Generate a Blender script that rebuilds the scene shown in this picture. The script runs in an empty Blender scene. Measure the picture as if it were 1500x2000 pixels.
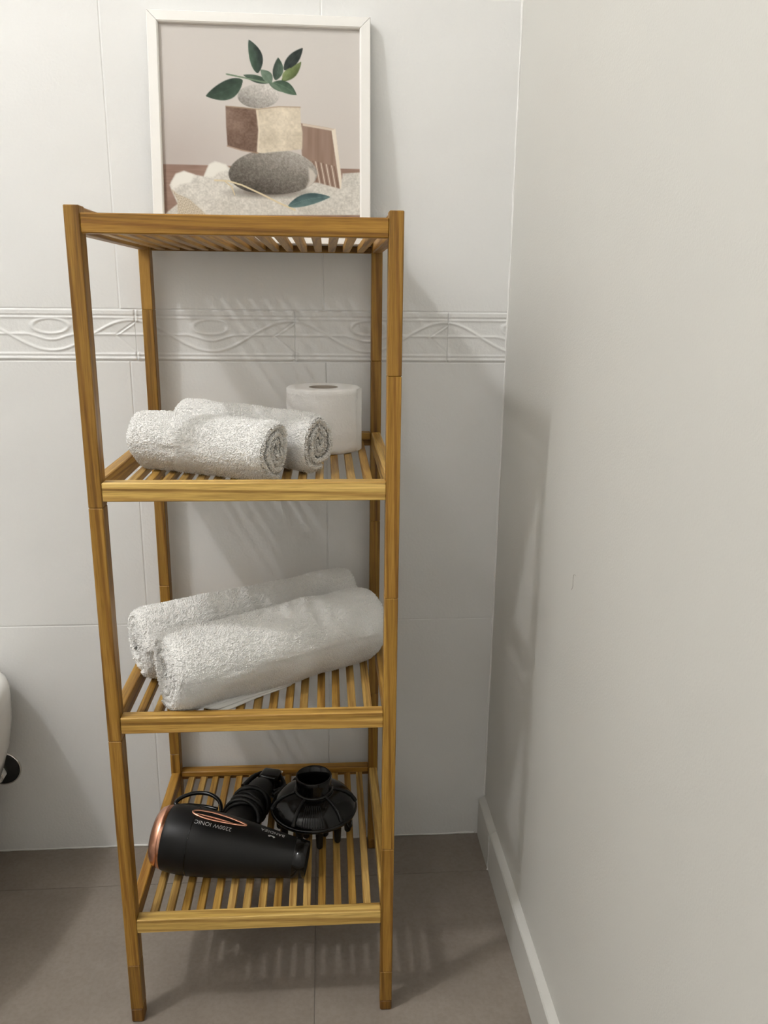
import bpy, bmesh, math, random
import numpy as np
from mathutils import Vector, Matrix

# ------------------------------------------------------------------ camera, world, lamp, exposure
scene = bpy.context.scene
COL = scene.collection
cam_data = bpy.data.cameras.new('camera')
cam_data.sensor_fit = 'VERTICAL'
cam_data.sensor_height = 32.0
cam_data.lens = 1595.64 / 2000.0 * 32.0
cam_data.clip_start = 0.02
cam = bpy.data.objects.new('camera', cam_data)
COL.objects.link(cam)
YAW, PITCH, ROLL = 0.077867, 0.260474, 0.011218
fwd = Vector((math.sin(YAW) * math.cos(PITCH), math.cos(YAW) * math.cos(PITCH), -math.sin(PITCH)))
rgt = Vector((math.cos(YAW), -math.sin(YAW), 0))
upv = rgt.cross(fwd)
R_ = math.cos(ROLL) * rgt + math.sin(ROLL) * upv
U_ = -math.sin(ROLL) * rgt + math.cos(ROLL) * upv
cam.matrix_world = Matrix(((R_.x, U_.x, -fwd.x, 0.26885), (R_.y, U_.y, -fwd.y, -0.93282),
                           (R_.z, U_.z, -fwd.z, 0.97714), (0, 0, 0, 1)))
scene.camera = cam

world = bpy.data.worlds.new('world')
scene.world = world
world.use_nodes = True
world.node_tree.nodes['Background'].inputs[0].default_value = (1.0, 0.975, 0.94, 1)
world.node_tree.nodes['Background'].inputs[1].default_value = 0.05

lamp_data = bpy.data.lights.new('ceiling_lamp_light', 'POINT')
lamp_data.energy = 46
lamp_data.color = (0.985, 0.985, 1.0)
lamp_data.shadow_soft_size = 0.055
lamp = bpy.data.objects.new('ceiling_lamp_light', lamp_data)
lamp.location = (-1.0, -0.70, 2.62)
COL.objects.link(lamp)

scene.view_settings.view_transform = 'Standard'
scene.view_settings.look = 'None'
scene.view_settings.gamma = 1.0
scene.view_settings.use_curve_mapping = False
scene.view_settings.exposure = 0.0

# ------------------------------------------------------------------ helpers
def tag(o, label=None, cat=None, group=None, kind=None):
    if label: o['label'] = label
    if cat: o['category'] = cat
    if group: o['group'] = group
    if kind: o['kind'] = kind
    return o

def link(name, data, parent=None):
    o = bpy.data.objects.new(name, data)
    COL.objects.link(o)
    if parent is not None: o.parent = parent
    return o

def empty(name, loc=(0, 0, 0), rz=0.0):
    o = link(name, None)
    o.empty_display_size = 0.05
    o.location = loc
    o.rotation_euler = (0, 0, rz)
    return o

def obj(name, bm, mat, parent=None, smooth=False):
    me = bpy.data.meshes.new(name)
    bmesh.ops.recalc_face_normals(bm, faces=bm.faces)
    bm.to_mesh(me); bm.free()
    if smooth:
        me.polygons.foreach_set('use_smooth', [True] * len(me.polygons))
    if mat: me.materials.append(mat)
    return link(name, me, parent)

def pydata(name, v, f, mat, parent=None, smooth=False):
    me = bpy.data.meshes.new(name)
    me.from_pydata([tuple(p) for p in v], [], [tuple(int(i) for i in q) for q in f])
    if smooth: me.polygons.foreach_set('use_smooth', [True] * len(me.polygons))
    if mat: me.materials.append(mat)
    me.update()
    return link(name, me, parent)

def npmesh(name, V, F, mat, parent=None, smooth=True):
    """V (n,3) array, F (m,k) int array, all faces with k corners"""
    V = np.asarray(V, np.float32); F = np.asarray(F, np.int32)
    me = bpy.data.meshes.new(name)
    me.vertices.add(len(V)); me.vertices.foreach_set('co', V.ravel())
    k = F.shape[1]
    me.loops.add(F.size); me.loops.foreach_set('vertex_index', F.ravel())
    me.polygons.add(len(F))
    me.polygons.foreach_set('loop_start', np.arange(0, F.size, k, dtype=np.int32))
    me.polygons.foreach_set('loop_total', np.full(len(F), k, np.int32))
    me.update(calc_edges=True)
    me.polygons.foreach_set('use_smooth', np.full(len(F), smooth))
    if mat: me.materials.append(mat)
    return link(name, me, parent)

def box_bm(lo, hi, bev=0.0, seg=1, bm=None):
    b = bmesh.new()
    xs, ys, zs = zip(lo, hi)
    vs = [b.verts.new((xs[i & 1], ys[(i >> 1) & 1], zs[(i >> 2) & 1])) for i in range(8)]
    for q in ((0, 1, 3, 2), (4, 6, 7, 5), (0, 4, 5, 1), (2, 3, 7, 6), (0, 2, 6, 4), (1, 5, 7, 3)):
        b.faces.new([vs[i] for i in q])
    bmesh.ops.recalc_face_normals(b, faces=b.faces)
    if bev > 0:
        bmesh.ops.bevel(b, geom=list(b.edges), offset=bev, segments=seg, affect='EDGES', profile=0.5)
    if bm is None: return b
    me = bpy.data.meshes.new('tmp'); b.to_mesh(me); b.free()
    bm.from_mesh(me); bpy.data.meshes.remove(me)
    return bm

def grid_faces(n, m, wrap_n=False, wrap_m=False):
    """faces of an n x m vertex grid (row-major)"""
    i = np.arange(n if wrap_n else n - 1); j = np.arange(m if wrap_m else m - 1)
    I, J = np.meshgrid(i, j, indexing='ij')
    I2 = (I + 1) % n; J2 = (J + 1) % m
    return np.stack([I * m + J, I2 * m + J, I2 * m + J2, I * m + J2], -1).reshape(-1, 4)

def lathe(name, prof, mat, parent=None, n=48, smooth=True, close=False):
    """prof: list of (r, z); revolved about local z"""
    prof = np.array(prof, float)
    a = np.linspace(0, 2 * np.pi, n, endpoint=False)
    V = np.stack([prof[:, 0, None] * np.cos(a), prof[:, 0, None] * np.sin(a),
                  np.repeat(prof[:, 1, None], n, 1)], -1).reshape(-1, 3)
    F = grid_faces(len(prof), n, wrap_n=close, wrap_m=True)
    o = npmesh(name, V, F, mat, parent, smooth)
    return o

def tube(name, pts, rad, mat, parent=None, n=10, closed=False, smooth=True, flat=None):
    """tube along a polyline; rad scalar or list"""
    P = [Vector(p) for p in pts]
    m = len(P)
    rads = [rad] * m if isinstance(rad, (int, float)) else list(rad)
    V = []; prev = None
    for i, p in enumerate(P):
        if closed: t = (P[(i + 1) % m] - P[i - 1]).normalized()
        else: t = (P[min(i + 1, m - 1)] - P[max(i - 1, 0)]).normalized()
        if prev is None:
            ref = Vector((0, 0, 1)) if abs(t.z) < .9 else Vector((1, 0, 0))
            a = t.cross(ref).normalized()
        else:
            a = (prev - t * prev.dot(t)).normalized()
        prev = a
        b = t.cross(a)
        for k in range(n):
            th = 2 * math.pi * k / n
            V.append(p + (a * math.cos(th) + b * math.sin(th) * (flat or 1)) * rads[i])
    F = [tuple(q) for q in grid_faces(m, n, wrap_n=closed, wrap_m=True)]
    if not closed:
        F.append(tuple(range(n - 1, -1, -1)))
        F.append(tuple((m - 1) * n + k for k in range(n)))
    return pydata(name, V, F, mat, parent, smooth)

def smoothpath(pts, per=8, closed=False):
    """Catmull-Rom"""
    P = [Vector(p) for p in pts]; out = []
    n = len(P)
    segs = n if closed else n - 1
    for i in range(segs):
        if closed: p0, p1, p2, p3 = P[i - 1], P[i], P[(i + 1) % n], P[(i + 2) % n]
        else: p0, p1, p2, p3 = P[max(i - 1, 0)], P[i], P[i + 1], P[min(i + 2, n - 1)]
        for k in range(per):
            t = k / per
            out.append(0.5 * ((2 * p1) + (p2 - p0) * t + (2 * p0 - 5 * p1 + 4 * p2 - p3) * t * t + (3 * p1 - p0 - 3 * p2 + p3) * t ** 3))
    if not closed: out.append(P[-1])
    return out

def vnoise(x, y, seed=0):
    """smooth value noise, arrays"""
    xi = np.floor(x).astype(np.int64); yi = np.floor(y).astype(np.int64)
    fx = x - xi; fy = y - yi
    fx = fx * fx * (3 - 2 * fx); fy = fy * fy * (3 - 2 * fy)
    def h(a, b):
        n = (a * 374761393 + b * 668265263 + seed * 974634777) & 0xffffffff
        n = ((n ^ (n >> 13)) * 1274126177) & 0xffffffff
        return ((n ^ (n >> 16)) & 0xffff) / 65535.0
    return (h(xi, yi) * (1 - fx) + h(xi + 1, yi) * fx) * (1 - fy) + (h(xi, yi + 1) * (1 - fx) + h(xi + 1, yi + 1) * fx) * fy

# ------------------------------------------------------------------ materials
class NT:
    def __init__(self, name):
        self.m = bpy.data.materials.new(name); self.m.use_nodes = True
        self.t = self.m.node_tree
        self.b = self.t.nodes['Principled BSDF']
    def n(self, typ, **kw):
        nd = self.t.nodes.new(typ)
        for k, v in kw.items():
            if k.startswith('i_'):
                key = k[2:]
                nd.inputs[int(key) if key.isdigit() else key.replace('_', ' ')].default_value = v
            else: setattr(nd, k, v)
        return nd
    def l(self, a, b): self.t.links.new(a, b)
    def set(self, **kw):
        for k, v in kw.items():
            self.b.inputs[k.replace('_', ' ')].default_value = v

def ramp(nt, stops):
    r = nt.n('ShaderNodeValToRGB')
    el = r.color_ramp.elements
    while len(el) > 1: el.remove(el[-1])
    el[0].position = stops[0][0]; el[0].color = (*stops[0][1], 1)
    for p, c in stops[1:]:
        e = el.new(p); e.color = (*c, 1)
    return r

def simple(name, col, rough=0.5, metal=0.0, noise=None, bump=None, spec=0.5, coat=0.0):
    nt = NT(name)
    nt.set(Base_Color=(*col, 1), Roughness=rough, Metallic=metal)
    nt.b.inputs['Specular IOR Level'].default_value = spec
    nt.b.inputs['Coat Weight'].default_value = coat
    tc = nt.n('ShaderNodeTexCoord')
    if noise:
        sc, amt = noise
        nz = nt.n('ShaderNodeTexNoise', i_Scale=sc, i_Detail=4.0)
        nt.l(tc.outputs['Object'], nz.inputs['Vector'])
        r = ramp(nt, [(0.3, tuple(c * (1 - amt) for c in col)), (0.7, tuple(min(1, c * (1 + amt)) for c in col))])
        nt.l(nz.outputs['Fac'], r.inputs[0]); nt.l(r.outputs[0], nt.b.inputs['Base Color'])
    if bump:
        prev = None
        for sc, dist in bump:
            nz = nt.n('ShaderNodeTexNoise', i_Scale=sc, i_Detail=3.0)
            nt.l(tc.outputs['Object'], nz.inputs['Vector'])
            b = nt.n('ShaderNodeBump', i_Distance=dist, i_Strength=1.0)
            nt.l(nz.outputs['Fac'], b.inputs['Height'])
            if prev: nt.l(prev.outputs[0], b.inputs['Normal'])
            prev = b
        nt.l(prev.outputs[0], nt.b.inputs['Normal'])
    return nt.m

def wood(axis):
    """golden stained wood, grain along a local axis; tone from the object's own colour and the seg attribute"""
    nt = NT('golden_wood_' + 'xyz'[axis])
    nt.set(Roughness=0.42)
    nt.b.inputs['Specular IOR Level'].default_value = 0.35
    tc = nt.n('ShaderNodeTexCoord'); oi = nt.n('ShaderNodeObjectInfo')
    at = nt.n('ShaderNodeAttribute', attribute_name='seg')
    ofs = nt.n('ShaderNodeMath', operation='MULTIPLY_ADD'); nt.l(oi.outputs['Random'], ofs.inputs[0])
    ofs.inputs[1].default_value = 37.0
    sg = nt.n('ShaderNodeMath', operation='MULTIPLY'); nt.l(at.outputs['Fac'], sg.inputs[0]); sg.inputs[1].default_value = 19.7
    nt.l(sg.outputs[0], ofs.inputs[2])
    cmb = nt.n('ShaderNodeCombineXYZ')
    for i in range(3): nt.l(ofs.outputs[0], cmb.inputs[i])
    add = nt.n('ShaderNodeVectorMath', operation='ADD')
    nt.l(tc.outputs['Object'], add.inputs[0]); nt.l(cmb.outputs[0], add.inputs[1])
    def mapped(along, across):
        s = [across] * 3; s[axis] = along
        mp = nt.n('ShaderNodeVectorMath', operation='MULTIPLY')
        nt.l(add.outputs[0], mp.inputs[0]); mp.inputs[1].default_value = s
        return mp
    m1 = mapped(3.0, 120.0); n1 = nt.n('ShaderNodeTexNoise', i_Scale=1.0, i_Detail=6.0, i_Roughness=0.62, i_Distortion=0.6)
    nt.l(m1.outputs[0], n1.inputs['Vector'])
    m2 = mapped(30.0, 900.0); n2 = nt.n('ShaderNodeTexNoise', i_Scale=1.0, i_Detail=2.0)
    nt.l(m2.outputs[0], n2.inputs['Vector'])
    m3 = mapped(1.5, 45.0); n3 = nt.n('ShaderNodeTexWave', i_Scale=1.0, i_Distortion=5.0, i_Detail=2.0, wave_type='BANDS', bands_direction='DIAGONAL')
    nt.l(m3.outputs[0], n3.inputs['Vector'])
    r = ramp(nt, [(0.27, (0.150, 0.072, 0.010)), (0.47, (0.335, 0.176, 0.029)), (0.70, (0.47, 0.268, 0.055))])
    nt.l(n1.outputs['Fac'], r.inputs[0])
    mx = nt.n('ShaderNodeMix', data_type='RGBA', blend_type='MULTIPLY'); mx.inputs[0].default_value = 0.75
    r3 = ramp(nt, [(0.0, (0.55, 0.45, 0.36)), (0.35, (1, 1, 1))])
    nt.l(n3.outputs['Fac'], r3.inputs[0])
    nt.l(r.outputs[0], mx.inputs[6]); nt.l(r3.outputs[0], mx.inputs[7])
    mx2 = nt.n('ShaderNodeMix', data_type='RGBA', blend_type='MULTIPLY'); mx2.inputs[0].default_value = 0.6
    r2 = ramp(nt, [(0.3, (0.6, 0.52, 0.45)), (0.55, (1, 1, 1))])
    nt.l(n2.outputs['Fac'], r2.inputs[0])
    nt.l(mx.outputs[2], mx2.inputs[6]); nt.l(r2.outputs[0], mx2.inputs[7])
    mx3 = nt.n('ShaderNodeMix', data_type='RGBA', blend_type='MULTIPLY'); mx3.inputs[0].default_value = 1.0
    nt.l(mx2.outputs[2], mx3.inputs[6]); nt.l(oi.outputs['Color'], mx3.inputs[7])
    tone = nt.n('ShaderNodeAttribute', attribute_name='tone')
    mx4 = nt.n('ShaderNodeMix', data_type='RGBA', blend_type='MULTIPLY')
    nt.l(tone.outputs['Alpha'], mx4.inputs[0])
    nt.l(mx3.outputs[2], mx4.inputs[6]); nt.l(tone.outputs['Color'], mx4.inputs[7])
    nt.l(mx4.outputs[2], nt.b.inputs['Base Color'])
    bp = nt.n('ShaderNodeBump', i_Distance=0.0004, i_Strength=0.5)
    nt.l(n2.outputs['Fac'], bp.inputs['Height']); nt.l(bp.outputs[0], nt.b.inputs['Normal'])
    return nt.m

WOOD = [wood(0), wood(1), wood(2)]
M = {}
M['tile_paint'] = simple('white_tile_paint', (0.80, 0.797, 0.778), 0.42, noise=(4, 0.012), bump=[(9, 0.0022), (230, 0.00042)])
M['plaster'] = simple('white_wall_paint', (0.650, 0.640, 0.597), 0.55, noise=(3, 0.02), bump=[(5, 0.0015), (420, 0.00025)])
M['room'] = simple('white_ceiling_paint', (0.875, 0.865, 0.835), 0.6)
M['caulk'] = simple('white_caulk', (0.84, 0.83, 0.80), 0.5, bump=[(120, 0.0015)])
M['towel'] = simple('white_terry', (0.96, 0.945, 0.91), 0.95, bump=[(620, 0.0016)], spec=0.1)
M['tuft'] = simple('terry_loop_yarn', (0.965, 0.955, 0.925), 0.95, spec=0.1)
M['hem'] = simple('flat_woven_hem', (0.88, 0.87, 0.84), 0.85, bump=[(900, 0.0004)], spec=0.1)
M['paper'] = simple('white_tissue', (0.92, 0.90, 0.87), 0.9, bump=[(110, 0.0012), (500, 0.0003)], spec=0.15)
M['card'] = simple('grey_cardboard', (0.36, 0.31, 0.26), 0.9)
M['frame'] = simple('white_frame_lacquer', (0.86, 0.84, 0.80), 0.38, bump=[(200, 0.0001)])
M['frame_back'] = simple('brown_hardboard', (0.22, 0.14, 0.09), 0.8)
M['black'] = simple('matte_black_plastic', (0.0075, 0.0075, 0.0075), 0.42, bump=[(1500, 0.00003)], spec=0.28)
M['gloss'] = simple('gloss_black_plastic', (0.004, 0.004, 0.004), 0.16, spec=0.35)
M['rubber'] = simple('black_rubber_cord', (0.006, 0.006, 0.006), 0.45, spec=0.3)
M['copper'] = simple('rose_gold_trim', (0.80, 0.42, 0.29), 0.24, metal=1.0)
M['print_ink'] = simple('silver_lettering', (0.62, 0.62, 0.62), 0.4, metal=0.3)
M['ceramic'] = simple('white_glazed_ceramic', (0.86, 0.845, 0.80), 0.10, coat=0.3)
M['chrome'] = simple('chrome', (0.80, 0.80, 0.78), 0.12, metal=1.0)
M['black_matte'] = simple('dark_hole', (0.012, 0.012, 0.011), 0.6)
M['hair'] = simple('grey_hair', (0.36, 0.33, 0.29), 0.6)
M['wire'] = simple('tarnished_wire', (0.05, 0.045, 0.04), 0.5)

def floor_mat():
    nt = NT('taupe_floor_tile')
    nt.set(Roughness=0.42)
    nt.b.inputs['Specular IOR Level'].default_value = 0.4
    tc = nt.n('ShaderNodeTexCoord'); oi = nt.n('ShaderNodeObjectInfo')
    add = nt.n('ShaderNodeVectorMath', operation='ADD')
    nt.l(tc.outputs['Object'], add.inputs[0]); nt.l(oi.outputs['Random'], add.inputs[1])
    n1 = nt.n('ShaderNodeTexNoise', i_Scale=7.0, i_Detail=8.0, i_Roughness=0.65)
    n2 = nt.n('ShaderNodeTexNoise', i_Scale=160.0, i_Detail=3.0)
    nt.l(add.outputs[0], n1.inputs['Vector']); nt.l(add.outputs[0], n2.inputs['Vector'])
    r = ramp(nt, [(0.3, (0.245, 0.208, 0.174)), (0.7, (0.325, 0.282, 0.240))])
    nt.l(n1.outputs['Fac'], r.inputs[0])
    mx = nt.n('ShaderNodeMix', data_type='RGBA', blend_type='MULTIPLY'); mx.inputs[0].default_value = 0.35
    r2 = ramp(nt, [(0.35, (0.8, 0.78, 0.76)), (0.6, (1.05, 1.05, 1.05))])
    nt.l(n2.outputs['Fac'], r2.inputs[0])
    nt.l(r.outputs[0], mx.inputs[6]); nt.l(r2.outputs[0], mx.inputs[7])
    nt.l(mx.outputs[2], nt.b.inputs['Base Color'])
    bp = nt.n('ShaderNodeBump', i_Distance=0.0005, i_Strength=0.6)
    nt.l(n2.outputs['Fac'], bp.inputs['Height']); nt.l(bp.outputs[0], nt.b.inputs['Normal'])
    return nt.m
M['floor'] = floor_mat()
M['grout'] = simple('grey_grout', (0.27, 0.235, 0.20), 0.8, noise=(60, 0.1))

# ------------------------------------------------------------------ the room shell
YW, XW = 0.3798, 0.565           # back wall face, right wall face
XL, YF, ZC = -1.40, -1.50, 2.71  # how far the shell goes on

# floor: slab and tiles laid on it
floor = obj('floor', box_bm((XL, YF, -0.03), (XW + 0.05, YW + 0.05, -0.0012)), M['grout'])
tag(floor, 'taupe grey tiled bathroom floor with thin joints', kind='structure')
def tile_mesh(name, w, h, t, bev, mat):
    me_o = obj(name, box_bm((-w / 2, -h / 2, -t), (w / 2, h / 2, 0), bev, 2), mat)
    me = me_o.data; bpy.data.objects.remove(me_o)
    return me
xs = [-1.752, -1.152, -0.550, 0.252, XW]
xs = [0.252 - 0.6 * k for k in range(4)][::-1]
xs = [XL] + xs + [XW]
ys = [YF] + [0.276 - 0.6 * k for k in range(4)][::-1] + [YW]
ys = [v for i, v in enumerate(ys) if i == 0 or v > ys[i - 1] + 0.01]
xs = [v for i, v in enumerate(xs) if i == 0 or v > xs[i - 1] + 0.01]
G = 0.0007
shared = {}
for i in range(len(xs) - 1):
    for j in range(len(ys) - 1):
        w = round(xs[i + 1] - xs[i] - 2 * G, 5); h = round(ys[j + 1] - ys[j] - 2 * G, 5)
        if (w, h) not in shared: shared[(w, h)] = tile_mesh('tile', w, h, 0.006, 0.0005, M['floor'])
        o = link('tile', shared[(w, h)], floor)
        o.location = ((xs[i] + xs[i + 1]) / 2, (ys[j] + ys[j + 1]) / 2, 0)

# back wall: slab, painted tiles, moulded border tiles
wall = obj('wall_back', box_bm((XL, YW + 0.0009, -0.03), (XW + 0.05, YW + 0.09, ZC)), M['tile_paint'])
tag(wall, 'white painted tile wall with a moulded border behind the shelf', kind='structure')
wshared = {}
def wall_tile(x0, x1, z0, z1):
    w = round(x1 - x0 - 0.0012, 5); h = round(z1 - z0 - 0.0012, 5)
    if (w, h) not in wshared:
        b = box_bm((-w / 2, 0, -h / 2), (w / 2, 0.005, h / 2), 0.0012, 2)
        o = obj('tile', b, M['tile_paint'], smooth=False); wshared[(w, h)] = o.data; bpy.data.objects.remove(o)
    o = link('tile', wshared[(w, h)], wall)
    o.location = ((x0 + x1) / 2, YW, (z0 + z1) / 2)
    o.rotation_euler = (random.uniform(-.0012, .0012), 0, random.uniform(-.0026, .0026))
random.seed(3)
low = [0.277 - 0.3036 * k for k in range(7)][::-1]; low = [v for v in low if v > XL] + [XW]
upp = [0.273 - 0.3105 * k for k in range(7)][::-1]; upp = [v for v in upp if v > XL] + [XW]
for (z0, z1), cols in (((-0.004, 0.4335), low), ((0.4335, 0.8725), low), ((0.951, 1.390), upp), ((1.390, 1.829), upp),
                       ((1.829, 2.268), upp), ((2.268, ZC), upp)):
    for i in range(len(cols) - 1): wall_tile(cols[i], cols[i + 1], z0, z1)

# border tiles with relief: wave, oval, double rails, chevron end
PER = 0.2424
def relief(xl, v, cut=1.0):
    """height in metres at xl (distance from tile's left edge), v (above the border's lower edge)"""
    t = xl / PER
    rg = lambda d, w: np.exp(-(d / w) ** 2)
    sm = lambda e0, e1, x: np.clip((x - e0) / (e1 - e0), 0, 1) ** 2 * (3 - 2 * np.clip((x - e0) / (e1 - e0), 0, 1))
    h = 0.0009 * sm(0.0685, 0.0705, v)
    h = np.maximum(h, 0.0010 * rg(v - 0.0655, 0.0016))
    h = np.maximum(h, 0.0010 * rg(v - 0.0105, 0.0016))
    h = np.maximum(h, 0.0012 * rg(v - 0.0042, 0.0020))
    # large wave, lowest under the oval
    ph = 2 * np.pi * (t - 0.475)
    zw = 0.039 - 0.0232 * np.cos(ph); sl = 0.0232 * np.sin(ph) * 2 * np.pi / PER
    h = np.maximum(h, 0.0012 * rg((v - zw) / np.sqrt(1 + sl ** 2), 0.0019))
    # middle line that bows under the oval
    dx = (xl - 0.475 * PER)
    bow = np.where(np.abs(dx) < 0.040, 0.0085 * (np.cos(np.pi * dx / 0.040) + 1) / 2, 0)
    zm = 0.0405 - bow
    slb = np.where(np.abs(dx) < 0.040, 0.0085 * np.pi / 0.08 * np.sin(np.pi * dx / 0.040), 0)
    h = np.maximum(h, 0.0010 * rg((v - zm) / np.sqrt(1 + slb ** 2), 0.0016))
    # oval ring
    e = np.sqrt((dx / 0.027) ** 2 + ((v - 0.0525) / 0.0112) ** 2)
    h = np.maximum(h, 0.0011 * rg((e - 1) * 0.013, 0.0018))
    # chevron at the right end: filled joint
    xr = PER - xl
    e1 = xr - 0.030 * np.clip((0.060 - v) / 0.020, 0, 1)
    k1 = (v > 0.040) & (v < 0.060)
    h = h + np.where(k1, -0.0011 * rg(e1 * 0.55, 0.0010) + 0.0008 * rg(e1 * 0.55 + 0.0022, 0.0012), 0)
    e2 = xr - 0.030 * np.clip((v - 0.014) / 0.026, 0, 1)
    k2 = (v > 0.014) & (v <= 0.040)
    h = h - np.where(k2, 0.0005 * rg(e2 * 0.66, 0.0010), 0)
    k3 = (v >= 0.060) | (v <= 0.014)
    h = h + np.where(k3, -0.0012 * rg(xr, 0.0012) - 0.0012 * rg(xl, 0.0009) + 0.0008 * rg(xl - 0.0032, 0.0016), 0)
    return h * 1.35
def border_tile(x0, x1, z0=0.8725, z1=0.951, seed=0):
    g = 0.0007; gx = 0.00005; w = x1 - x0 - 2 * gx; hh = z1 - z0 - 2 * g
    nx = max(24, int(w / 0.0012)); nz = 64
    X, Z = np.meshgrid(np.linspace(0, w, nx), np.linspace(0, hh, nz), indexing='ij')
    H = relief(X + gx, Z + g)
    H = H + 0.00025 * (vnoise((X + x0) * 130 + 90, Z * 130, 1) - .5) + 0.0006 * (vnoise((X + x0) * 22 + 90, Z * 22, 4) - .5)
    edge = np.minimum(Z, hh - Z)
    H = H - 0.0009 * np.clip(1 - edge / 0.0012, 0, 1) ** 2
    V = np.stack([X - w / 2, -H, Z - hh / 2], -1).reshape(-1, 3)
    F = grid_faces(nx, nz)
    # skirt back into the wall
    ring = np.concatenate([np.arange(nx) * nz, (nx - 1) * nz + np.arange(1, nz), (np.arange(nx - 2, -1, -1)) * nz + nz - 1, np.arange(nz - 2, 0, -1)])
    B = V[ring].copy(); B[:, 1] = 0.005
    n0 = len(V); m = len(ring)
    V = np.concatenate([V, B])
    k = np.arange(m)
    S = np.stack([ring, n0 + k, n0 + (k + 1) % m, ring[(k + 1) % m]], -1)
    o = npmesh('border_tile', V, np.concatenate([F, S]), M['tile_paint'], wall)
    o.location = ((x0 + x1) / 2, YW, (z0 + z1) / 2)
bx = [-0.0157 - PER * k for k in range(8)][::-1]; bx = [v for v in bx if v > XL] + [0.2282, 0.4692, XW]
for i in range(len(bx) - 1): border_tile(bx[i], bx[i + 1], seed=i)

wr = obj('wall_right', box_bm((XW, YF, -0.03), (XW + 0.09, YW + 0.09, ZC)), M['plaster'])
tag(wr, 'plain off-white plaster wall to the right of the shelf', kind='structure')

wl = obj('wall_left', box_bm((XL - 0.09, YF - 0.09, -0.03), (XL, YW + 0.09, ZC)), M['room'])
tag(wl, 'plain off-white wall on the far left of the bathroom', kind='structure')
wf = obj('wall_front', box_bm((XL, YF - 0.09, -0.03), (XW + 0.09, YF, ZC)), M['room'])
tag(wf, 'plain off-white wall facing the shelf', kind='structure')
ce = obj('ceiling', box_bm((XL - 0.09, YF - 0.09, ZC), (XW + 0.09, YW + 0.09, ZC + 0.06)), M['room'])
tag(ce, 'plain off-white bathroom ceiling', kind='structure')

# skirting on the right wall, in lengths with joints
bb = empty('baseboard_right', (XW, YW, 0))
tag(bb, 'white painted skirting along the foot of the right wall', kind='structure')
def skirting(y0, y1):
    pr = [(0.004, 0), (-0.0121, 0), (-0.0121, 0.0735), (-0.0105, 0.0757), (-0.0012, 0.0795), (0.004, 0.080)]
    n = 14; V = []
    for i in range(n + 1):
        y = y0 + (y1 - y0) * i / n
        e = 0.0006 if i in (0, n) else 0
        for j, (x, z) in enumerate(pr):
            wob = 0.0005 * math.sin(y * 31 + j) if 0 < j < 5 else 0
            V.append((x + (e if 0 < j < 4 else 0) + wob * .4, y - YW, z + (wob - e if z > 0.01 else 0)))
    F = [tuple(q) for q in grid_faces(n + 1, len(pr), wrap_m=True)]
    F += [tuple(range(len(pr))), tuple(n * len(pr) + k for k in range(len(pr) - 1, -1, -1))]
    b = pydata('skirting_length', V, F, M['plaster'], bb)
    return b
yj = [YW - 0.0005, 0.2757, -0.324, -0.924, -1.524]
for i in range(len(yj) - 1): skirting(yj[i] - 0.0005, yj[i + 1] + 0.0005)

random.seed(2)
tube('filler_bead', [(-0.0122 + random.uniform(-.0002, .0002), 0.2757 - YW + 0.0015 * math.sin(k * .5), 0.0015 + 0.0036 * k) for k in range(20)], [random.uniform(0.0006, 0.0012) if k else 0.0022 for k in range(20)], M['caulk'], bb, n=6)

# paint and filler beads in the corner and along the floor
random.seed(8)
pts, rr = [], []
z = 0.082
while z < ZC - 0.01:
    pts.append((XW - 0.0006 + random.uniform(-.0006, .0006), YW - 0.0004, z)); rr.append(random.uniform(0.0012, 0.0024)); z += 0.018
t1 = tube('trim_1', pts, rr, M['caulk'], n=8)
tag(t1, 'thin white filler bead up the corner of the two walls', kind='structure')
pts, rr = [], []
x = XL + 0.01
while x < XW - 0.014:
    pts.append((x, YW - 0.0004, 0.0012 + random.uniform(-.0005, .0008))); rr.append(random.uniform(0.0008, 0.0024)); x += 0.017
t2 = tube('trim_2', pts, rr, M['caulk'], n=8)
tag(t2, 'ragged white filler line where tiled wall meets floor', kind='structure')

# ------------------------------------------------------------------ the wooden shelving unit
W, D, LW, LD, H = 0.36, 0.3689, 0.0163, 0.0212, 1.0646
SH = [(1.0363, 1.0571), (0.7422, 0.7647), (0.4438, 0.4659), (0.1461, 0.1666)]   # (bottom, top) of the rails
PHI = -0.0066
unit = empty('shelving_unit', (0, 0, 0), PHI)
tag(unit, 'tall golden wooden shelving unit with four slatted shelves', 'shelf')

def tinted(o, c):
    o.color = (*c, 1); return o

def leg(x, y, joints, tones, seed):
    """a square leg glued up from lengths of wood; joints are heights"""
    zs = [0.0] + joints + [H]
    bm = bmesh.new(); seg = []; tone = []
    for i in range(len(zs) - 1):
        n0 = len(bm.verts)
        box_bm((-LW / 2, -LD / 2, zs[i]), (LW / 2, LD / 2, zs[i + 1]), 0.0009 if i else 0.0016, 1, bm)
        k = len(bm.verts) - n0
        seg += [i + seed * 3.3] * k; tone += [tones[i]] * k
    # the joints' tiny bevels overlap: pull the inner ones together so the lengths stay glued
    me = bpy.data.meshes.new('leg'); bm.to_mesh(me); bm.free()
    a = me.attributes.new('seg', 'FLOAT', 'POINT'); a.data.foreach_set('value', np.array(seg, np.float32))
    c = me.attributes.new('tone', 'FLOAT_COLOR', 'POINT')
    c.data.foreach_set('color', np.array([(*t, 1) for t in tone], np.float32).ravel())
    me.materials.append(WOOD[2])
    o = link('leg', me, unit)
    o.location = (x + LW / 2, y + LD / 2, 0)
    return tinted(o, (1, 1, 1))
g = lambda s, w=1.0: (s, s * (0.98 if w == 1 else w), s * (0.95 if w == 1 else w))
DARK = (0.62, 0.55, 0.5)
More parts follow.
